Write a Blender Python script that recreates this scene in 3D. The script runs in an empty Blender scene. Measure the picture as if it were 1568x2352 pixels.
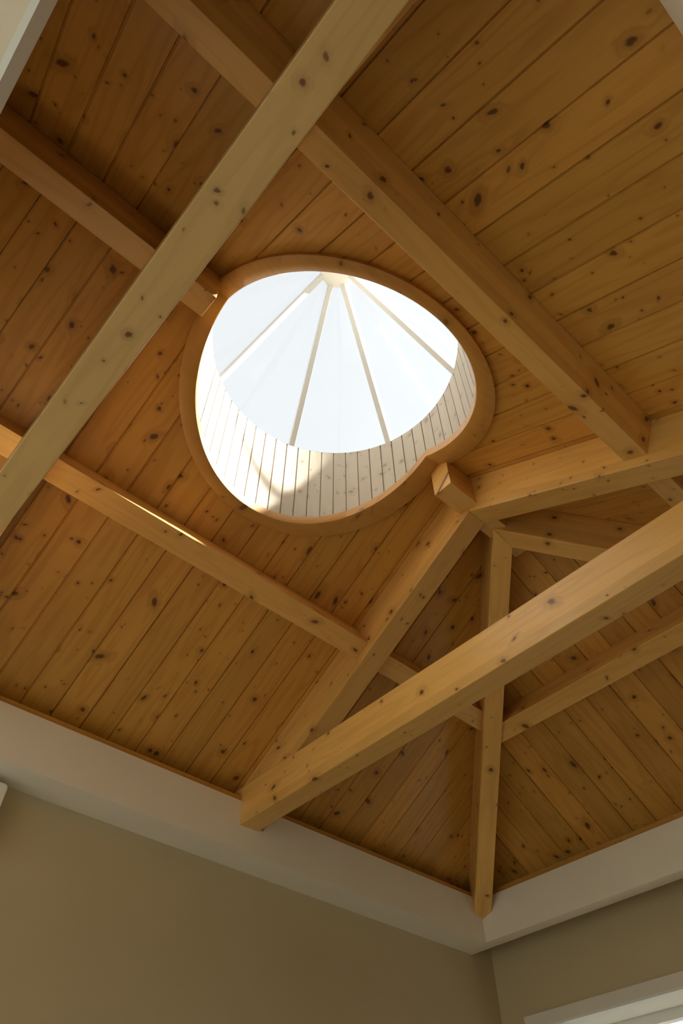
import bpy, bmesh, math, random
from mathutils import Vector, Matrix
from math import sin, cos, pi, radians, sqrt

S = bpy.context.scene
COL = S.collection
random.seed(7)

# ------------------------------------------------------------------ geometry of the place
F = 3.61                      # height of the left fascia's top edge above the floor
K, KE, ZR, XA = 0.5620, 0.6053, 1.2978 + F, 0.3438      # roof pitches, ridge plane height, apex
XE, W, WR = 2.20, 2.00, 1.88  # inner faces of the cornices (end, left, right)
HF, SL, SE = 0.285, 0.225, 0.104
XEW = 2.539                   # end wall
XWB = -2.644                  # bulkhead at the low end
XG = -3.35                    # gable above the low ceiling
SKX, SKR = -1.015, 0.73       # skylight axis and inner radius
SKT = 1.65 + F
CN = sqrt(1 + K * K); CNE = sqrt(1 + KE * KE)


def zroof(y): return ZR - K * abs(y)
def zroofE(x): return ZR - KE * (x - XA)
def hipx(y): return XA + abs(y) * K / KE


# ------------------------------------------------------------------ node helpers
class N:
    def __init__(s, name):
        s.m = bpy.data.materials.new(name); s.m.use_nodes = True
        s.t = s.m.node_tree; s.t.nodes.clear()
        s.out = s.n('ShaderNodeOutputMaterial')
    def n(s, kind, **kw):
        x = s.t.nodes.new(kind)
        for k, v in kw.items():
            setattr(x, k, v)
        return x
    def set(s, sock, v):
        if v is None: return
        if isinstance(v, bpy.types.NodeSocket): s.t.links.new(v, sock)
        else: sock.default_value = v
    def math(s, op, a, b=None, c=None, clamp=False):
        x = s.n('ShaderNodeMath', operation=op, use_clamp=clamp)
        s.set(x.inputs[0], a); s.set(x.inputs[1], b); s.set(x.inputs[2], c)
        return x.outputs[0]
    def vec(s, x, y, z):
        v = s.n('ShaderNodeCombineXYZ')
        s.set(v.inputs[0], x); s.set(v.inputs[1], y); s.set(v.inputs[2], z)
        return v.outputs[0]
    def noise(s, v, scale, detail=3, rough=.55, dist=0):
        x = s.n('ShaderNodeTexNoise')
        s.set(x.inputs['Vector'], v); s.set(x.inputs['Scale'], scale)
        x.inputs['Detail'].default_value = detail; x.inputs['Roughness'].default_value = rough
        x.inputs['Distortion'].default_value = dist
        return x.outputs['Fac']
    def mix(s, fac, a, b, blend='MIX'):
        x = s.n('ShaderNodeMix', data_type='RGBA', blend_type=blend)
        s.set(x.inputs[0], fac)
        s.set(x.inputs[6], a if isinstance(a, bpy.types.NodeSocket) else (*a, 1))
        s.set(x.inputs[7], b if isinstance(b, bpy.types.NodeSocket) else (*b, 1))
        return x.outputs[2]
    def range(s, v, a, b, c, d, smooth=True):
        x = s.n('ShaderNodeMapRange')
        if smooth: x.interpolation_type = 'SMOOTHSTEP'
        s.set(x.inputs['Value'], v)
        for nm, q in (('From Min', a), ('From Max', b), ('To Min', c), ('To Max', d)):
            s.set(x.inputs[nm], q)
        return x.outputs['Result']
    def surf(s, shader): s.t.links.new(shader, s.out.inputs['Surface'])


def wood(name, light, dark, knotc, plank=None, phase=0.0, rough=.36, coat=.2, knots=1.0,
         vary=.16, bump=.15, grain=1.0, cell=(2.6, 9.0), lam=None):
    """pine: grain runs along local X; plank = board width across local Y (None = one timber)"""
    g = N(name)
    tc = g.n('ShaderNodeTexCoord')
    sp = g.n('ShaderNodeSeparateXYZ'); g.t.links.new(tc.outputs['Object'], sp.inputs[0])
    X, Y, Z = sp.outputs
    oi = g.n('ShaderNodeObjectInfo')
    if plank:
        idx = g.math('FLOOR', g.math('DIVIDE', g.math('SUBTRACT', Y, phase), plank))
        wn = g.n('ShaderNodeTexWhiteNoise', noise_dimensions='2D')
        g.set(wn.inputs['Vector'], g.vec(idx, g.math('MULTIPLY', oi.outputs['Random'], 91.0), 0.0))
        sc = g.n('ShaderNodeSeparateColor'); g.t.links.new(wn.outputs['Color'], sc.inputs[0])
        r1, r2, r3 = sc.outputs
        T = Y
    else:
        wn = g.n('ShaderNodeTexWhiteNoise', noise_dimensions='1D')
        g.set(wn.inputs['W'], g.math('MULTIPLY', oi.outputs['Random'], 173.0))
        sc = g.n('ShaderNodeSeparateColor'); g.t.links.new(wn.outputs['Color'], sc.inputs[0])
        r1, r2, r3 = sc.outputs
        T = g.math('ADD', Y, Z)
    Xs = g.math('ADD', X, g.math('MULTIPLY', r1, 43.0))
    Ts = g.math('ADD', T, g.math('MULTIPLY', r2, 17.0))

    def knot(fx, ft, rmin, rmax, keep, seed):
        cx, ct = g.math('MULTIPLY', g.math('ADD', Xs, seed), fx), g.math('MULTIPLY', g.math('ADD', Ts, seed), ft)
        vo = g.n('ShaderNodeTexVoronoi', voronoi_dimensions='2D', feature='F1')
        vo.inputs['Scale'].default_value = 1.0; vo.inputs['Randomness'].default_value = .95
        g.set(vo.inputs['Vector'], g.vec(cx, ct, 0.0))
        pp = g.n('ShaderNodeSeparateXYZ'); g.t.links.new(vo.outputs['Position'], pp.inputs[0])
        col = g.n('ShaderNodeSeparateColor'); g.t.links.new(vo.outputs['Color'], col.inputs[0])
        ux = g.math('DIVIDE', g.math('SUBTRACT', cx, pp.outputs[0]), fx)
        ut = g.math('DIVIDE', g.math('SUBTRACT', ct, pp.outputs[1]), ft)
        an = g.range(col.outputs[1], 0, 1, -1.1, 1.1, smooth=False)
        ca, sa = g.math('COSINE', an), g.math('SINE', an)
        st = g.range(col.outputs[2], .3, 1, 1.0, 2.1, smooth=False)
        dx = g.math('DIVIDE', g.math('ADD', g.math('MULTIPLY', ux, ca), g.math('MULTIPLY', ut, sa)), st)
        dt = g.math('SUBTRACT', g.math('MULTIPLY', ut, ca), g.math('MULTIPLY', ux, sa))
        d = g.math('SQRT', g.math('ADD', g.math('MULTIPLY', dx, dx), g.math('MULTIPLY', dt, dt)))
        d = g.math('ADD', d, g.math('MULTIPLY', g.math('SUBTRACT', g.noise(g.vec(Xs, Ts, 0.0), 60, 2), .5), rmax * .75))
        rad = g.range(col.outputs[0], 1 - keep, 1.0, rmin, rmax, smooth=False)
        on = g.math('GREATER_THAN', col.outputs[0], 1 - keep)
        core = g.math('MULTIPLY', g.range(g.math('DIVIDE', d, rad), .45, 1.1, 1.0, 0.0), on)
        halo = g.math('MULTIPLY', g.range(g.math('DIVIDE', d, rad), .6, 3.4, 1.0, 0.0), on)
        return core, halo
    c1, h1 = knot(cell[0], cell[1], .005, .0185, .72, 0.0)
    c2, h2 = knot(cell[0] * 1.9, cell[1] * 1.7, .003, .0088, .58, 3.7)
    clus = g.range(g.noise(g.vec(g.math('MULTIPLY', Xs, .9), g.math('MULTIPLY', Ts, 2.2), 3.0), 1.0, 1), .38, .54, 0.0, 1.0)
    c2 = g.math('MULTIPLY', c2, clus); h2 = g.math('MULTIPLY', h2, clus)

    # growth-ring contours, bulging round the knots
    nz = g.noise(g.vec(g.math('MULTIPLY', Xs, .55), g.math('MULTIPLY', Ts, 5.0), g.math('MULTIPLY', r3, 9.0)), 1.6, 2, .45)
    ring = g.math('ADD', g.math('MULTIPLY', nz, 13.0), g.math('MULTIPLY', h1, 2.2))
    ring = g.math('PINGPONG', ring, 1.0)
    ring = g.range(ring, .35, 1.0, 0.0, 1.0)
    fine = g.noise(g.vec(g.math('MULTIPLY', Xs, 2.5), g.math('MULTIPLY', Ts, 110.0), 0.0), 1.0, 3, .6)
    blot = g.noise(g.vec(g.math('MULTIPLY', Xs, 1.2), g.math('MULTIPLY', Ts, 6.0), r1), 1.3, 3, .5)
    fac = g.math('ADD', g.math('MULTIPLY', ring, .34 * grain), g.math('MULTIPLY', g.math('SUBTRACT', fine, .35), .45 * grain))
    fac = g.math('ADD', fac, g.math('MULTIPLY', g.math('SUBTRACT', blot, .45), .7), clamp=True)
    col = g.mix(fac, light, dark)
    hs = g.n('ShaderNodeHueSaturation')
    g.set(hs.inputs['Color'], col)
    g.set(hs.inputs['Value'], g.range(r3, 0, 1, 1 - vary, 1 + vary, smooth=False))
    g.set(hs.inputs['Hue'], g.range(r2, 0, 1, .497, .502, smooth=False))
    col = hs.outputs[0]
    if lam:
        wl = g.n('ShaderNodeTexWhiteNoise', noise_dimensions='2D')
        g.set(wl.inputs['Vector'], g.vec(g.math('FLOOR', g.math('DIVIDE', Z, lam)), g.math('MULTIPLY', oi.outputs['Random'], 57.0), 0.0))
        h2s = g.n('ShaderNodeHueSaturation'); g.set(h2s.inputs['Color'], col)
        g.set(h2s.inputs['Value'], g.range(wl.outputs['Value'], 0, 1, .90, 1.10, smooth=False))
        col = h2s.outputs[0]
    col = g.mix(g.math('MULTIPLY', g.math('MAXIMUM', h1, g.math('MULTIPLY', h2, .6)), .45 * knots), col, tuple(.55 * d + .45 * k for d, k in zip(dark, knotc)))
    col = g.mix(g.math('MULTIPLY', g.math('MAXIMUM', c1, g.math('MULTIPLY', c2, .85)), .9 * knots), col, knotc)
    b = g.n('ShaderNodeBsdfPrincipled')
    g.set(b.inputs['Base Color'], col)
    g.set(b.inputs['Roughness'], g.range(fine, .2, .8, rough - .05, rough + .1, smooth=False))
    b.inputs['Specular IOR Level'].default_value = .4
    b.inputs['Coat Weight'].default_value = coat; b.inputs['Coat Roughness'].default_value = .28
    bp = g.n('ShaderNodeBump'); bp.inputs['Strength'].default_value = bump; bp.inputs['Distance'].default_value = .002
    g.set(bp.inputs['Height'], g.math('SUBTRACT', g.math('ADD', fine, g.math('MULTIPLY', ring, .4)), g.math('MULTIPLY', c1, 1.2)))
    g.t.links.new(bp.outputs[0], b.inputs['Normal'])
    g.surf(b.outputs[0])
    return g.m


def paint(name, c, rough=.6, var=.05, scale=3.0, spec=.3, bump=.04):
    g = N(name)
    tc = g.n('ShaderNodeTexCoord')
    n1 = g.noise(tc.outputs['Object'], scale, 4, .5)
    n2 = g.noise(tc.outputs['Object'], 180, 2, .5)
    col = g.mix(n1, tuple(v * (1 - var) for v in c), tuple(min(1, v * (1 + var)) for v in c))
    b = g.n('ShaderNodeBsdfPrincipled')
    g.set(b.inputs['Base Color'], col); b.inputs['Roughness'].default_value = rough
    b.inputs['Specular IOR Level'].default_value = spec
    bp = g.n('ShaderNodeBump'); bp.inputs['Strength'].default_value = bump; bp.inputs['Distance'].default_value = .002
    g.set(bp.inputs['Height'], n2); g.t.links.new(bp.outputs[0], b.inputs['Normal'])
    g.surf(b.outputs[0])
    return g.m


def glazing(name, tint, haze, gloss=.08, transl=(.9, .93, .95)):
    g = N(name)
    tr = g.n('ShaderNodeBsdfTransparent'); tr.inputs[0].default_value = (*tint, 1)
    tl = g.n('ShaderNodeBsdfTranslucent'); tl.inputs[0].default_value = (*transl, 1)
    gl = g.n('ShaderNodeBsdfGlossy'); gl.inputs['Roughness'].default_value = .08
    m1 = g.n('ShaderNodeMixShader'); m2 = g.n('ShaderNodeMixShader')
    tc = g.n('ShaderNodeTexCoord')
    g.set(m1.inputs[0], g.range(g.noise(tc.outputs['Object'], 2.2, 3), .3, .7, haze * .8, haze * 1.2))
    g.t.links.new(tr.outputs[0], m1.inputs[1]); g.t.links.new(tl.outputs[0], m1.inputs[2])
    m2.inputs[0].default_value = gloss
    g.t.links.new(m1.outputs[0], m2.inputs[1]); g.t.links.new(gl.outputs[0], m2.inputs[2])
    g.surf(m2.outputs[0])
    return g.m


KN = (.10, .030, .009)
M_PLANK = wood('pine boards', (.64, .335, .068), (.45, .195, .031), KN, plank=.1785, phase=0.0, knots=1.0, vary=.11)
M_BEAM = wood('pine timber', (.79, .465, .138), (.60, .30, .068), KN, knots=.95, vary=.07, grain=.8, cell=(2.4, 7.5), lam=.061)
M_BEAM_SHADED = wood('shaded pine timber', (.53, .34, .128), (.39, .23, .072), KN, knots=.95, vary=.05, grain=.8, cell=(2.4, 7.5), lam=.061)  # darker pine: timber variation plus shade on the overhead tie put into colour
M_TRIM = wood('pine trim', (.55, .285, .065), (.40, .18, .035), KN, knots=.7, vary=.05, grain=.6, rough=.42)
M_SHAFT = wood('whitewashed pine boards', (.52, .455, .36), (.43, .36, .27), (.26, .19, .12), plank=.0795, phase=0.0, knots=.75,
               vary=.05, rough=.5, coat=.05, grain=.6, cell=(3.0, 14.0))
M_WHITE = paint('white emulsion', (.85, .785, .69), .65)
M_CEIL = paint('cream ceiling paint', (.85, .75, .62), .7)
M_WALL = paint('khaki wall paint', (.555, .46, .295), .75)
M_CASE = paint('white window casing', (.78, .74, .68), .5)
M_FRAME = paint('white window frame', (.85, .85, .83), .35)
M_UNIT = paint('white plastic', (.82, .80, .75), .35)
M_VENT = paint('grey plastic', (.35, .34, .32), .5)
M_RIB = paint('cream rib paint', (.60, .58, .54), .4)
M_FLOOR = wood('oak floor boards', (.76, .70, .62), (.66, .59, .50), (.3, .22, .15), plank=.16, knots=.2, vary=.1, rough=.4)
M_GLASS = glazing('skylight panel', (.348, .356, .360), .004)
M_PANE = glazing('window pane', (.93, .95, .94), .02)
M_TINT = glazing('tinted window pane', (.62, .63, .64), .02)

# ------------------------------------------------------------------ object helpers


def tag(o, label=None, cat=None, group=None, kind=None):
    if label: o['label'] = label
    if cat: o['category'] = cat
    if group: o['group'] = group
    if kind: o['kind'] = kind
    return o


def empty(name, loc):
    o = bpy.data.objects.new(name, None); o.empty_display_size = .1
    o.location = loc; COL.objects.link(o)
    return o


def build(name, verts, faces, mat, origin=(0, 0, 0), xd=(1, 0, 0), up=(0, 0, 1), parent=None, bevel=0, smooth=False, solid=0):
    """mesh from world-space verts; the object's local X follows xd so that the grain follows the timber"""
    xd = Vector(xd).normalized(); up = Vector(up)
    yd = up.cross(xd).normalized(); zd = xd.cross(yd)
    R = Matrix((xd, yd, zd)).transposed().to_4x4(); R.translation = Vector(origin)
    inv = R.inverted()
    me = bpy.data.meshes.new(name)
    me.from_pydata([inv @ Vector(v) for v in verts], [], faces)
    bm = bmesh.new(); bm.from_mesh(me)
    if not solid:
        bmesh.ops.recalc_face_normals(bm, faces=bm.faces)
    if bevel:
        es = [e for e in bm.edges if len(e.link_faces) == 2 and e.calc_face_angle(0) > .4]
        bmesh.ops.bevel(bm, geom=es, offset=bevel, segments=2, affect='EDGES', profile=.6)
    if smooth:
        for f in bm.faces: f.smooth = True
    bm.to_mesh(me); bm.free()
    me.materials.append(mat)
    o = bpy.data.objects.new(name, me); COL.objects.link(o)
    if parent:
        o.parent = parent
        o.matrix_parent_inverse = Matrix.Identity(4)
        o.matrix_basis = Matrix.Translation(parent.location).inverted() @ R
    else:
        o.matrix_world = R
    if solid:
        md = o.modifiers.new('thickness', 'SOLIDIFY'); md.thickness = solid; md.offset = 1 if solid > 0 else -1
    return o


HEX = [(0, 1, 2, 3), (7, 6, 5, 4), (0, 4, 5, 1), (1, 5, 6, 2), (2, 6, 7, 3), (3, 7, 4, 0)]


def prism(name, ringA, ringB, mat, **kw):
    n = len(ringA)
    f = [tuple(range(n)), tuple(range(2 * n - 1, n - 1, -1))]
    for i in range(n):
        j = (i + 1) % n
        f.append((i, i + n, j + n, j))
    return build(name, list(ringA) + list(ringB), f, mat, **kw)


def box(name, lo, hi, mat, **kw):
    x0, y0, z0 = lo; x1, y1, z1 = hi
    A = [(x0, y0, z0), (x0, y1, z0), (x0, y1, z1), (x0, y0, z1)]
    B = [(x1, y, z) for _, y, z in A]
    kw.setdefault('origin', lo)
    return prism(name, A, B, mat, **kw)


def boxes(name, lst, mat, **kw):
    v, f = [], []
    for lo, hi in lst:
        x0, y0, z0 = lo; x1, y1, z1 = hi
        k = len(v)
        v += [(x0, y0, z0), (x0, y1, z0), (x0, y1, z1), (x0, y0, z1), (x1, y0, z0), (x1, y1, z0), (x1, y1, z1), (x1, y0, z1)]
        f += [tuple(i + k for i in q) for q in HEX]
    return build(name, v, f, mat, **kw)


# ------------------------------------------------------------------ boarded slopes
PW, PHX, GR = 0.1785, -1.778, 0.0078
HOLE = SKR + .035


def slope(name, pt, a0, a1, w, ph, rng, origin, xd, up, label):
    """pt(a, b, off): a across the boards, b down the slope (plan distance), off = depth behind the face.
    rng(a) -> (b0, b1) extent of the board line in plan."""
    v, f = [], []
    i0 = math.floor((a0 - ph) / w); i1 = math.ceil((a1 - ph) / w)
    for i in range(i0, i1):
        l, r = ph + i * w, ph + (i + 1) * w
        gg = GR * random.uniform(.55, 1.35)
        cuts = [(l, .010), (l + gg * .5, .010), (l + gg, 0)]
        nn = 10
        cuts += [(l + gg + (w - 2 * gg) * k / nn, 0) for k in range(1, nn)]
        cuts += [(r - gg * .3 - .0012, 0), (r, .010)]
        jit = random.uniform(-.0008, .0008)
        for (p, op), (q, oq) in zip(cuts, cuts[1:]):
            p_, q_ = max(p, a0), min(q, a1)
            if q_ - p_ < 1e-6: continue
            A, B = rng(p_), rng(q_)
            if A[1] - A[0] < 1e-4 and B[1] - B[0] < 1e-4: continue
            k = len(v)
            v += [pt(p_, A[0], op + jit), pt(q_, B[0], oq + jit), pt(q_, B[1], oq + jit), pt(p_, A[1], op + jit)]
            f.append((k, k + 1, k + 2, k + 3))
    o = build(name, v, f, M_PLANK, origin=origin, xd=xd, up=up, solid=0)
    # close the back with a roof deck so that no light gets through the joints
    return tag(o, label, kind='structure')


def rngLR(ymax):
    def r(x):
        b0 = 0.0
        if abs(x - SKX) < HOLE: b0 = sqrt(HOLE ** 2 - (x - SKX) ** 2)
        if x > XA: b0 = max(b0, (x - XA) * KE / K)
        return (b0, max(ymax, b0))
    return r


dnL = Vector((0, 1, -K)); dnR = Vector((0, -1, -K)); dnE = Vector((1, 0, -KE))
xend = XA + 2.32 * K / KE
slope('ceiling', lambda a, b, o: (a, b + o * K / CN, ZR - K * b + o / CN), XG, xend, PW, PHX, rngLR(2.32),
      (PHX, 0, ZR), dnL, (0, K, 1), 'knotty pine boarded slope over the long khaki wall, with half the round skylight')
slope('ceiling', lambda a, b, o: (a, -b - o * K / CN, ZR - K * b + o / CN), XG, xend, PW, PHX, rngLR(2.32),
      (PHX, 0, ZR), dnR, (0, -K, 1), 'dim knotty pine boarded slope at top right, beyond the ridge')
slope('ceiling', lambda a, b, o: (XA + b + o * KE / CNE, a, ZR - KE * b + o / CNE), -2.3, 2.3, .1797, 0.0,
      lambda y: (abs(y) * K / KE, max(xend - XA, abs(y) * K / KE)), (XA, 0, ZR), dnE, (KE, 0, 1),
      'knotty pine boarded hip end slope behind the tie beam at lower right')

# roof deck above the boards (outside skin)
TD = .05
v, f = [], []
nS = 64
xs = sorted(set([XG, SKX - 1.0, SKX + 1.0, XA, xend] + [SKX + HOLE * cos(pi * k / nS) for k in range(nS + 1)]))
for sg in (1, -1):
    for p, q in zip(xs, xs[1:]):
        A, B = rngLR(2.32)(p), rngLR(2.32)(q)
        k = len(v)
        v += [(p, sg * A[0], zroof(A[0]) + TD), (q, sg * B[0], zroof(B[0]) + TD), (q, sg * B[1], zroof(B[1]) + TD), (p, sg * A[1], zroof(A[1]) + TD)]
        f.append((k, k + 1, k + 2, k + 3))
k = len(v)
v += [(XA, 0, ZR + TD), (xend, 2.32, zroof(2.32) + TD), (xend, -2.32, zroof(2.32) + TD)]
f.append((k, k + 1, k + 2))
k = len(v)
oh = 1.25  # unseen eave overhang, added to keep sun out of the end window
v += [(xend, 2.32, zroof(2.32) + TD), (xend, -2.32, zroof(2.32) + TD), (xend + oh, -2.32 - oh, zroof(2.32) + TD - oh * K * .5), (xend + oh, 2.32 + oh, zroof(2.32) + TD - oh * K * .5)]
f.append((k, k + 1, k + 2, k + 3))
tag(build('roof', v, f, M_FLOOR), 'outer roof deck above the pine boards, with an added eave against the sun', kind='structure')

# ------------------------------------------------------------------ cornices, soffits, low ceiling
ZF = F
e = .001
tag(box('trim_1', (XWB + .0005, W, ZF - HF), (XE + SE, W + SL, ZF), M_WHITE), 'white painted cornice along the long khaki wall, at lower left', kind='structure')
tag(box('trim_2', (XE, -WR, ZF - HF + 4e-4), (XE + SE, W, ZF), M_WHITE), 'white painted cornice of the hip end, at lower right', kind='structure')
tag(box('trim_3', (XWB + .0005, -WR - SL, ZF - HF), (XE + SE, -WR, ZF + .155), M_WHITE), 'white painted cornice at the top right corner', kind='structure')
tag(box('trim_4', (-5.6, -2.3, ZF - HF), (XWB - .015, 2.3, ZF - .155), M_CEIL), 'cream flat ceiling at the top left corner', kind='structure')
tag(box('trim_7', (XWB - .015, -2.3, ZF - HF), (XWB, 2.3, ZF - .155), M_FRAME), 'edge board of the cream flat ceiling at the top left corner, skylight put into its white', kind='structure')  # whiter than the ceiling: skylight on this face put into the paint
# wooden strips on top of the cornices
tag(box('trim_5', (XWB, W + .012, ZF), (XE, W + .05, ZF + .034), M_TRIM), 'thin brown wooden strip on the long cornice', kind='structure')
tag(box('trim_6', (XE + .012, -WR, ZF), (XE + .05, W, ZF + .038), M_TRIM, xd=(0, 1, 0)), 'thin brown wooden strip on the hip end cornice', kind='structure')

# ------------------------------------------------------------------ walls, floor, windows
YL, YR, XW = W + SL, -WR - SL, -5.6
tag(box('floor', (XW - .2, YR - .2, -.1), (XEW + .5, YL + .2, 0), M_FLOOR), 'pale limed board floor', kind='structure')
LX0, LX1 = -5.4, -2.75
tag(boxes('wall_left', [((XW - .2, YL, 0), (LX0, YL + .2, ZF + .10)), ((LX1, YL, 0), (XEW + .4, YL + .2, ZF + .10)),
                        ((LX0, YL, 0), (LX1, YL + .2, .3)), ((LX0, YL, 3.05), (LX1, YL + .2, ZF + .10))], M_WALL), 'long khaki painted wall at lower left', kind='structure')
ZW1 = ZF - .741               # head of the end window
EY0, EY1, EZ0 = -1.25, 1.951, 2.2
tag(boxes('wall_end', [((XEW, EY1, 0), (XEW + .4, YL, ZF + .04)), ((XEW, YR, 0), (XEW + .4, EY0, ZF + .04)),
                       ((XEW, EY0, ZW1), (XEW + .4, EY1, ZF + .04)), ((XEW, EY0, 0), (XEW + .4, EY1, EZ0))], M_WALL),
    'olive khaki painted end wall at lower right', kind='structure')
tag(box('wall_right', (XW - .2, YR - .2, 0), (XEW + .4, YR, ZF + .15), M_WALL), 'khaki painted wall below the right cornice', kind='structure')
WY0, WY1, WZ1 = -1.95, 2.05, 3.1
tag(boxes('wall_back', [((XW - .2, YR, 0), (XW, WY0, ZF)), ((XW - .2, WY1, 0), (XW, YL, ZF)), ((XW - .2, WY0, WZ1), (XW, WY1, ZF))], M_WALL),
    'khaki painted wall with an added glazed door', kind='structure')
# gable above the low ceiling
prism('wall_gable', [(XG - .05, -2.32, zroof(2.32) - .3), (XG - .05, -2.32, zroof(2.32) + .05), (XG - .05, 0, ZR + .05), (XG - .05, 2.32, zroof(2.32) + .05), (XG - .05, 2.32, zroof(2.32) - .3)],
      [(XG, -2.32, zroof(2.32) - .3), (XG, -2.32, zroof(2.32) + .05), (XG, 0, ZR + .05), (XG, 2.32, zroof(2.32) + .05), (XG, 2.32, zroof(2.32) - .3)], M_CEIL)
tag(bpy.data.objects['wall_gable'], 'cream gable above the low ceiling', kind='structure')


def glazed(name, label, axis, pos, a0, a1, z0, z1, mull, depth=.06, side=1):
    """a window or glazed door unit in a wall: axis 'x' = plane at x=pos, 'y' = plane at y=pos"""
    def P(a, b, z): return (b, a, z) if axis == 'x' else (a, b, z)
    w = .07
    root = empty(name, P((a0 + a1) / 2, pos, z0)); tag(root, label, kind='structure')
    lst = [((a0, z0), (a0 + w, z1)), ((a1 - w, z0), (a1, z1)), ((a0, z1 - w), (a1, z1)), ((a0, z0), (a1, z0 + w))]
    for k in range(1, mull):
        c = a0 + (a1 - a0) * k / mull
        lst.append(((c - .04, z0), (c + .04, z1)))
    bl = []
    for (p, q), (r, s) in lst:
        A, B = P(p, pos, q), P(r, pos + depth, s)
        bl.append((tuple(min(i, j) for i, j in zip(A, B)), tuple(max(i, j) for i, j in zip(A, B))))
    boxes('window_frame', bl, M_FRAME, origin=bl[0][0], parent=root)
    for k in range(mull):
        c0, c1 = a0 + (a1 - a0) * k / mull, a0 + (a1 - a0) * (k + 1) / mull
        A, B = P(c0 + .03, pos + depth * .4, z0 + .05), P(c1 - .03, pos + depth * .4 + .006, z1 - .05)
        lo = tuple(min(i, j) for i, j in zip(A, B)); hi = tuple(max(i, j) for i, j in zip(A, B))
        box('pane', lo, hi, M_TINT if name == 'window_1' else M_PANE, parent=root)
    return root


win = glazed('window_1', 'white window with flat casing in the end wall, at bottom right', 'x', XEW + .26, EY0, EY1, EZ0, ZW1 - .002, 2)
cw = .072
cz = boxes('casing', [((XEW - .018, EY1, EZ0 - cw), (XEW, EY1 + cw - .004, ZW1 + cw)), ((XEW - .018, EY0 - cw, EZ0 - cw), (XEW, EY0, ZW1 + cw)),
                      ((XEW - .0165, EY0, ZW1), (XEW, EY1, ZW1 + cw)), ((XEW - .018, EY0, EZ0 - cw), (XEW, EY1, EZ0))], M_CASE, origin=(XEW, EY1, EZ0), parent=win)
boxes('jamb', [((XEW - .016, EY0 + .014, ZW1 - .014), (XEW + .26, EY1 - .014, ZW1)), ((XEW - .016, EY1 - .014, EZ0), (XEW + .26, EY1, ZW1)),
               ((XEW - .016, EY0, EZ0), (XEW + .26, EY0 + .014, ZW1))], M_FRAME, origin=(XEW, EY1, EZ0), parent=win)
glazed('window_fill', 'tall white window added for daylight in the long wall, out of view', 'y', YL + .08, LX0, LX1, .3, 3.05, 2)  # unseen window, added and sized to fill the room with daylight
glazed('door_fill', 'white glazed door added for daylight, out of view', 'x', XW - .14, WY0, WY1, .02, WZ1, 3)  # unseen door, added and widened as a daylight source

# ------------------------------------------------------------------ timber frame
T1 = (.004, .135); T2 = (-2.1695, -2.041)          # tie beams
R1 = (.038, .178); R2 = (-2.136, -1.998)           # rafters above them
TT, TB = F + .098, F - .1446
DR = .2637 * CN
BV = .004


def tie(x, label, mat=M_BEAM):
    o = box('tie_beam', (x[0], -WR - .10, TB), (x[1], W + .10, TT), mat, origin=(sum(x) / 2, 0, TB), xd=(0, 1, 0), bevel=BV)
    return tag(o, label, 'beam', 'tie beams across the room')


tie(T1, 'bright golden horizontal tie beam crossing in front of the hip rafter, lower right')
tie(T2, 'big grey-brown tie beam crossing close overhead, left of the skylight', M_BEAM_SHADED)


def rafter(x, sg, label):
    ye = (W if sg > 0 else WR) + .10
    prof = [(.0004, zroof(0) - DR), (.0004, zroof(0) - .001), (ye, zroof(ye) - .001), (ye, zroof(ye) - DR)]
    A = [(x[0], sg * y, z) for y, z in prof]; B = [(x[1], sg * y, z) for y, z in prof]
    o = prism('rafter', A, B, M_BEAM, origin=(sum(x) / 2, 0, ZR - DR), xd=(0, sg, -K), up=(0, K * sg, 1), bevel=BV)
    return tag(o, label, 'rafter', 'principal rafters')


rafter(R1, 1, 'orange-lit rafter running from the ridge end down to the foot of the tie beam')
rafter(R1, -1, 'rafter running from the ridge end to the right, carrying the upper purlin')
rafter(R2, 1, 'dark rafter edge showing beside the lower left end of the big overhead tie beam')
rafter(R2, -1, 'dark rafter edge showing beside the upper right end of the big overhead tie beam')

ZRB, RWD = F + 1.0183, .0629


def ridge(x0, x1, label):
    zt = ZR - RWD * K - .001
    prof = [(x0, ZRB), (x1, ZRB), (x1, zt), (x0, zt)]
    if x1 > XA: prof = [(x0, ZRB), (x1, ZRB), (x1, zroofE(x1) - .001), (XA + .06, zt), (x0, zt)]
    o = prism('ridge_beam', [(x, -RWD, z) for x, z in prof], [(x, RWD, z) for x, z in prof], M_BEAM, origin=((x0 + x1) / 2, 0, ZRB), bevel=BV)
    return tag(o, label, 'beam', 'ridge beam pieces')


ridge(-.186, .556, 'short ridge beam stub ending at the lower right rim of the skylight')
ridge(XG, -1.817, 'ridge beam passing over the big tie beam to the upper left rim of the skylight')

HW, DH = .1243 / 2, .3086
HD = Vector((XE - XA, W)).normalized()
PY1, PY2, DP = .9909, 1.0975, .2074
sK, cK = K / CN, 1 / CN


def on(y, d): return (y - sK * d, zroof(y) - cK * d)


def purlin(sg, x0, x1, label, hip=False):
    sec = [on(PY1, DP), on(PY1, .0012), on(PY2, .0012), on(PY2, DP)]
    A = [(x0, sg * y, z) for y, z in sec]
    B = [(hipx(y) - HW / HD.y - .001 if hip else x1, sg * y, z) for y, z in sec]
    m = ((x0 + (x1 if not hip else x0 + 1)) / 2, sg * sec[0][0], sec[0][1])
    o = prism('purlin', A, B, M_BEAM, origin=m, xd=(1, 0, 0), up=(0, sg * K, 1), bevel=BV)
    return tag(o, label, 'purlin', 'purlins under the boarded slopes')


def h_at(y): return hipx(y)


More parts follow.
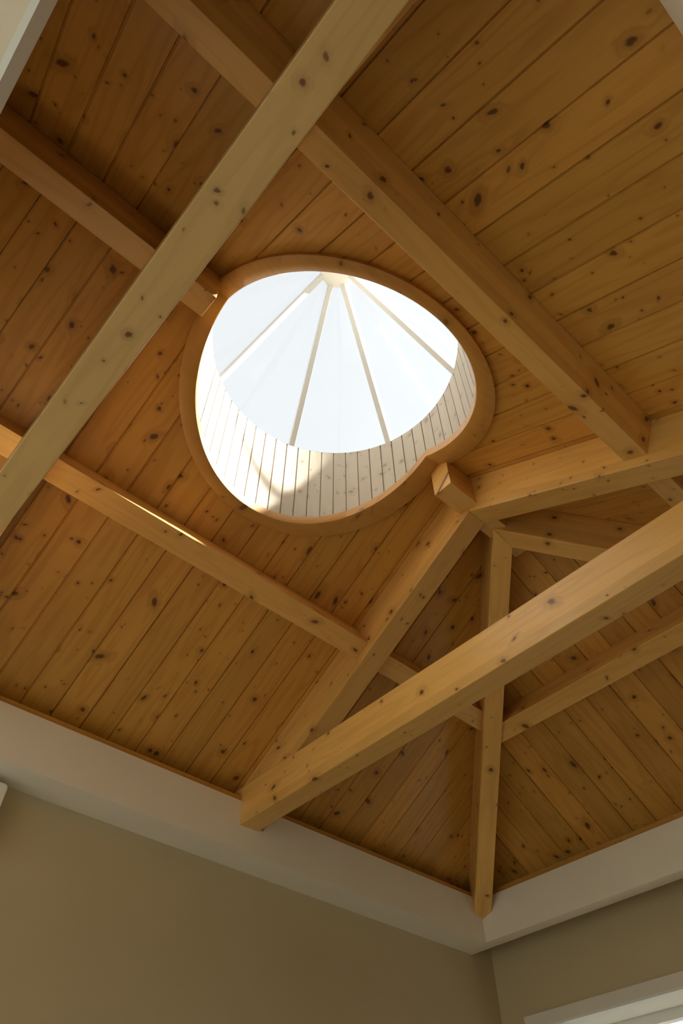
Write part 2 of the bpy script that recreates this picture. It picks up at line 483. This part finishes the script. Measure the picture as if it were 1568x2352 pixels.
purlin(1, XG, R2[0] - .0005, 'purlin end at the left picture edge, left of the big tie beam')
purlin(1, R2[1] + .0005, R1[0] - .0005, 'long purlin below the skylight with a bright upper side')
purlin(1, R1[1] + .0005, 1.3, 'short purlin piece between the left rafter and the hip rafter, behind the tie beam', hip=True)
purlin(-1, XG, R2[0] - .0005, 'purlin at the top edge, above and left of the big tie beam')
purlin(-1, R2[1] + .0005, R1[0] - .0005, 'long purlin right of the skylight, from the big tie beam to the right rafter')
purlin(-1, R1[1] + .0005, 1.3, 'short purlin piece at the right edge beyond the right rafter', hip=True)

EP1, EP2, DPE = 1.3338, 1.436, .2143
sE_, cE_ = KE / CNE, 1 / CNE


def onE(x, d): return (x - sE_ * d, zroofE(x) - cE_ * d)


sec = [onE(EP1, DPE), onE(EP1, .0012), onE(EP2, .0012), onE(EP2, DPE)]
A = [(x, (x - XA) * KE / K - HW / HD.x - .001, z) for x, z in sec]; B = [(x, -y, z) for (x, y, z) in A]
o = prism('purlin', A, B, M_BEAM, origin=(sec[0][0], 0, sec[0][1]), xd=(0, 1, 0), up=(KE, 0, 1), bevel=BV)
tag(o, 'purlin across the hip end slope, lower right behind the tie beam', 'purlin', 'purlins under the boarded slopes')

# hip rafters

def hip(sg, label):
    d = Vector((XE - XA, W)); L = d.length; d /= L
    n = Vector((-d.y, d.x))
    ye = W if sg > 0 else W
    sl = -K * d.y
    L2 = L if sg > 0 else L - .12 / d.y - .02
    def P(s, off, dz): return Vector((XA + d.x * s + n.x * off, sg * (d.y * s + n.y * off), ZR + sl * s - dz))
    # section: flat soffit, sides, backed top; foot cut to the corner of the cornices
    def ring(s, foot):
        out = []
        for off, dz in ((-HW, DH), (0, DH), (HW, DH), (HW, K * d.x * HW + .001), (0, .001), (-HW, KE * d.y * HW + .001)):
            ss = s
            if not foot:
                ss = -n.y * off / d.y + .0005
            else:
                # plane of the nearer cornice: x = XE for off<0, |y| = W for off>0
                if off < 0: ss = s + (-n.x * off) / d.x
                elif off > 0: ss = s + (-n.y * off) / d.y
            out.append(P(ss, off, dz))
        return out
    o = prism('hip_rafter', ring(.015, False), ring(L2 + (.03 if sg > 0 else 0), True), M_BEAM, origin=P(L / 2, 0, DH), xd=P(1, 0, 0) - P(0, 0, 0), bevel=.003)
    return tag(o, label, 'rafter', 'hip rafters')


hip(1, 'hip rafter running down to the corner where the two white cornices meet')
hip(-1, 'dark hip rafter going right from the ridge end, mostly behind the tie beam')

# ------------------------------------------------------------------ skylight
sk = empty('skylight', (SKX, 0, F + 1.0))
tag(sk, 'round white glazed cone skylight with a pale boarded shaft', 'skylight')
NS = 58; step = 2 * pi / NS; SUB = 6


def lathe(name, prof, mat, nseg, parent, phase=0.0, smooth=True, uvgrain=False):
    """prof(theta) -> closed list of (r, z)"""
    v, f = [], []
    n = len(prof(0))
    for i in range(nseg):
        t = 2 * pi * i / nseg + phase
        for r, z in prof(t):
            v.append((SKX + r * cos(t), r * sin(t), z))
    for i in range(nseg):
        j = (i + 1) % nseg
        for k in range(n):
            l = (k + 1) % n
            f.append((i * n + k, j * n + k, j * n + l, i * n + l))
    return build(name, v, f, mat, origin=(SKX, 0, F + 1.0), parent=parent, smooth=smooth)


# boarded shaft: every board a shallow facet with open joints, grain along local X (vertical)
def shaft():
    v, f = [], []
    for i in range(NS):
        t0 = radians(-.2) + i * step
        g = radians(.22) * random.uniform(.8, 1.5)
        cols = [(t0, .010), (t0 + g, .010), (t0 + g, 0)] + [(t0 + g + (step - 2 * g) * k / SUB, 0) for k in range(1, SUB)] + [(t0 + step - g, 0), (t0 + step - g, .010), (t0 + step, .010)]
        pts = []
        for t, o in cols:
            r = SKR + o
            y = r * sin(t)
            zb = zroof(y) - .02 * CN
            pts.append(((SKX + r * cos(t), r * sin(t), zb), (SKX + r * cos(t), r * sin(t), SKT)))
        for a, b in zip(pts, pts[1:]):
            k = len(v); v += [a[0], b[0], b[1], a[1]]; f.append((k, k + 1, k + 2, k + 3))
    # outer casing and upper rim
    n2 = 96
    for i in range(n2):
        t, u = 2 * pi * i / n2, 2 * pi * (i + 1) / n2
        ra, rb = SKR, SKR + .035
        q = lambda r, a, z: (SKX + r * cos(a), r * sin(a), z)
        k = len(v)
        v += [q(rb, t, zroof(rb * sin(t)) - .01), q(rb, u, zroof(rb * sin(u)) - .01), q(rb, u, SKT), q(rb, t, SKT), q(ra, t, SKT), q(ra, u, SKT)]
        f += [(k, k + 3, k + 2, k + 1), (k + 3, k + 4, k + 5, k + 2)]
    return v, f


v, f = shaft()
# the board pattern of the shaft follows the angle round its axis


def shaft_material():
    m = M_SHAFT
    t = m.node_tree
    # local object space here: swap so grain runs with world Z and boards follow the angle
    tc = next(n for n in t.nodes if n.type == 'TEX_COORD')
    sp = next(n for n in t.nodes if n.type == 'SEPXYZ' and n.inputs[0].is_linked and n.inputs[0].links[0].from_node == tc)
    for l in list(sp.inputs[0].links): t.links.remove(l)
    s0 = t.nodes.new('ShaderNodeSeparateXYZ'); t.links.new(tc.outputs['Object'], s0.inputs[0])
    at = t.nodes.new('ShaderNodeMath'); at.operation = 'ARCTAN2'
    t.links.new(s0.outputs[1], at.inputs[0]); t.links.new(s0.outputs[0], at.inputs[1])
    ad = t.nodes.new('ShaderNodeMath'); ad.operation = 'ADD'; ad.inputs[1].default_value = radians(.2) + 2 * pi
    t.links.new(at.outputs[0], ad.inputs[0])
    mu = t.nodes.new('ShaderNodeMath'); mu.operation = 'MULTIPLY'; mu.inputs[1].default_value = .0795 / step
    t.links.new(ad.outputs[0], mu.inputs[0])
    cb = t.nodes.new('ShaderNodeCombineXYZ')
    t.links.new(s0.outputs[2], cb.inputs[0]); t.links.new(mu.outputs[0], cb.inputs[1])
    t.links.new(cb.outputs[0], sp.inputs[0])


shaft_material()
o = build('shaft_lining', v, f, M_SHAFT, origin=(SKX, 0, F + 1.0), parent=sk)
tag(o, 'whitewashed vertical boards lining the shaft')


def rout(t):
    c = cos(t)
    return .785 + (.075 if c > 0 else .035) * c * c


def ringprof(t):
    ri, ro = SKR - .006, rout(t)
    z = lambda r, d: zroof(r * sin(t)) - d * CN
    rs = lambda a: ri + (ro - ri) * a
    return [(ri, z(ri, -.01)), (ri, z(ri, .040)), (rs(.04), z(rs(.04), .043)), (rs(.5), z(rs(.5), .040)), (rs(.93), z(rs(.93), .033)), (ro, z(ro, .029)), (ro, z(ro, -.01))]


o = lathe('trim_ring', ringprof, M_TRIM, 144, sk)
md = o.modifiers.new('edge', 'EDGE_SPLIT'); md.split_angle = radians(40)

ZC0, ZAP, RC0 = SKT + .004, F + 3.25, .765
NR = 7; AZ0 = radians(20.2)
ta = (ZAP - ZC0) / RC0


def cone(t, z, dr=0):
    r = max((ZAP - z) / ta + dr, 0)
    return (SKX + r * cos(t), r * sin(t), z)


ZH = F + 3.0
for i in range(NR):
    t0 = AZ0 + 2 * pi * i / NR; dt = 2 * pi / NR
    ns = 8
    A = [cone(t0 + dt * k / ns, ZC0) for k in range(ns + 1)]; B = [cone(t0 + dt * k / ns, ZH) for k in range(ns + 1)]
    v = A + B; f = [(k, k + 1, k + ns + 2, k + ns + 1) for k in range(ns)]
    build('pane', v, f, M_GLASS, origin=cone(t0 + dt / 2, ZC0), parent=sk, smooth=True)
    # rib under the joint: 4 cm wide, 5 cm deep
    r_ = Vector((cos(t0), sin(t0), 0)); s_ = Vector((-sin(t0), cos(t0), 0)) * .019
    up = Vector(cone(t0, ZH)) - Vector(cone(t0, ZC0)); up.normalize()
    nin = Vector((-cos(t0) * up.z, -sin(t0) * up.z, r_.dot(up)))
    lo, hi = Vector(cone(t0, ZC0 + .002)), Vector(cone(t0, ZH))
    ra = [lo - s_ * 1.0, lo + s_, lo + s_ + nin * .035, lo - s_ + nin * .035]
    rb = [hi - s_ * .95, hi + s_ * .95, hi + s_ * .95 + nin * .035, hi - s_ * .95 + nin * .035]
    prism('rib', ra, rb, M_RIB, origin=lo, xd=hi - lo, up=tuple(-nin), parent=sk, bevel=.003)
# hub that the ribs meet under
n7 = 14
hb = [cone(AZ0 + 2 * pi * (k + .5) / n7, ZH - .03, -.02) for k in range(n7)]
ht = [cone(AZ0 + 2 * pi * (k + .5) / n7, ZH + .02, .015) for k in range(n7)]
tp = [cone(AZ0 + 2 * pi * (k + .5) / n7, ZH + .05, -.10) for k in range(n7)]
v = hb + ht + tp
f = [tuple(range(n7 - 1, -1, -1)), tuple(range(2 * n7, 3 * n7))]
for a in (0, n7):
    f += [(a + k, a + (k + 1) % n7, a + n7 + (k + 1) % n7, a + n7 + k) for k in range(n7)]
build('hub', v, f, M_RIB, origin=(SKX, 0, ZH), parent=sk)

# ------------------------------------------------------------------ white unit on the long wall
UX1, UZ1, UY = -1.309, F - .326, 2.12
un = empty('wall_unit', (UX1 - .42, YL, UZ1 - .15))
tag(un, 'white wall unit with rounded corners under the soffit, at the left picture edge', 'wall unit')


def rrect(x0, x1, z0, z1, r, n=6):
    p = []
    for cx, cz, a0 in ((x1 - r, z1 - r, 0), (x0 + r, z1 - r, pi / 2), (x0 + r, z0 + r, pi), (x1 - r, z0 + r, 1.5 * pi)):
        for k in range(n + 1):
            a = a0 + pi / 2 * k / n
            p.append((cx + r * cos(a), cz + r * sin(a)))
    return p


ol = rrect(UX1 - .84, UX1, UZ1 - .29, UZ1, .022)
prism('housing', [(x, YL, z) for x, z in ol], [(x, UY, z) for x, z in ol], M_UNIT, origin=(UX1, YL, UZ1), parent=un, bevel=.004)
box('louver', (UX1 - .78, UY - .008, UZ1 - .272), (UX1 - .06, UY + .004, UZ1 - .215), M_VENT, parent=un)

# ------------------------------------------------------------------ light: sky, sun
wd = bpy.data.worlds.new('sky'); S.world = wd; wd.use_nodes = True
t = wd.node_tree; t.nodes.clear()
out = t.nodes.new('ShaderNodeOutputWorld'); bg = t.nodes.new('ShaderNodeBackground')
tc = t.nodes.new('ShaderNodeTexCoord'); sp = t.nodes.new('ShaderNodeSeparateXYZ'); rp = t.nodes.new('ShaderNodeValToRGB')
mr = t.nodes.new('ShaderNodeMapRange'); mr.inputs['From Min'].default_value = -1; mr.inputs['From Max'].default_value = 1
t.links.new(tc.outputs['Generated'], sp.inputs[0]); t.links.new(sp.outputs['Z'], mr.inputs['Value']); t.links.new(mr.outputs[0], rp.inputs[0])
E_ = rp.color_ramp.elements
E_[0].position = 0; E_[0].color = (.62, .63, .52, 1)          # sunlit garden below the horizon
E_[1].position = 1; E_[1].color = (.93, .955, .975, 1)
a = E_.new(.47); a.color = (.66, .67, .56, 1)
a = E_.new(.53); a.color = (1.05, 1.08, 1.08, 1)
t.links.new(rp.outputs[0], bg.inputs['Color']); bg.inputs['Strength'].default_value = 1.25
t.links.new(bg.outputs[0], out.inputs[0])

sd = bpy.data.lights.new('sun', 'SUN'); sd.energy = 38.0; sd.angle = radians(4); sd.color = (1, .95, .86)
so = bpy.data.objects.new('sun', sd); COL.objects.link(so)
az, el = radians(138), radians(41.5)            # heading of the light, elevation
dirv = Vector((cos(az) * cos(el), sin(az) * cos(el), -sin(el)))
so.rotation_euler = dirv.to_track_quat('-Z', 'Y').to_euler(); so.location = (0, 0, 9)

# ------------------------------------------------------------------ camera
cd = bpy.data.cameras.new('camera'); co = bpy.data.objects.new('camera', cd); COL.objects.link(co)
right = Vector((.7451391557, -.6668979469, -.0038427947)); down = Vector((.5157554289, .5798983329, -.6306459078)); fwd = Vector((.4228048914, .4679370171, .7760611908))
Mx = Matrix((right, -down, -fwd)).transposed().to_4x4()
Mx.translation = Vector((-2.21283, -1.37123, -2.11094 + F))
co.matrix_world = Mx
cd.sensor_fit = 'HORIZONTAL'; cd.sensor_width = 36; cd.lens = 36 * 1561.36 / 1568
cd.clip_start = .05
S.camera = co
S.view_settings.view_transform = 'Standard'; S.view_settings.look = 'None'
S.view_settings.gamma = 1; S.view_settings.use_curve_mapping = False
S.view_settings.exposure = 1.10
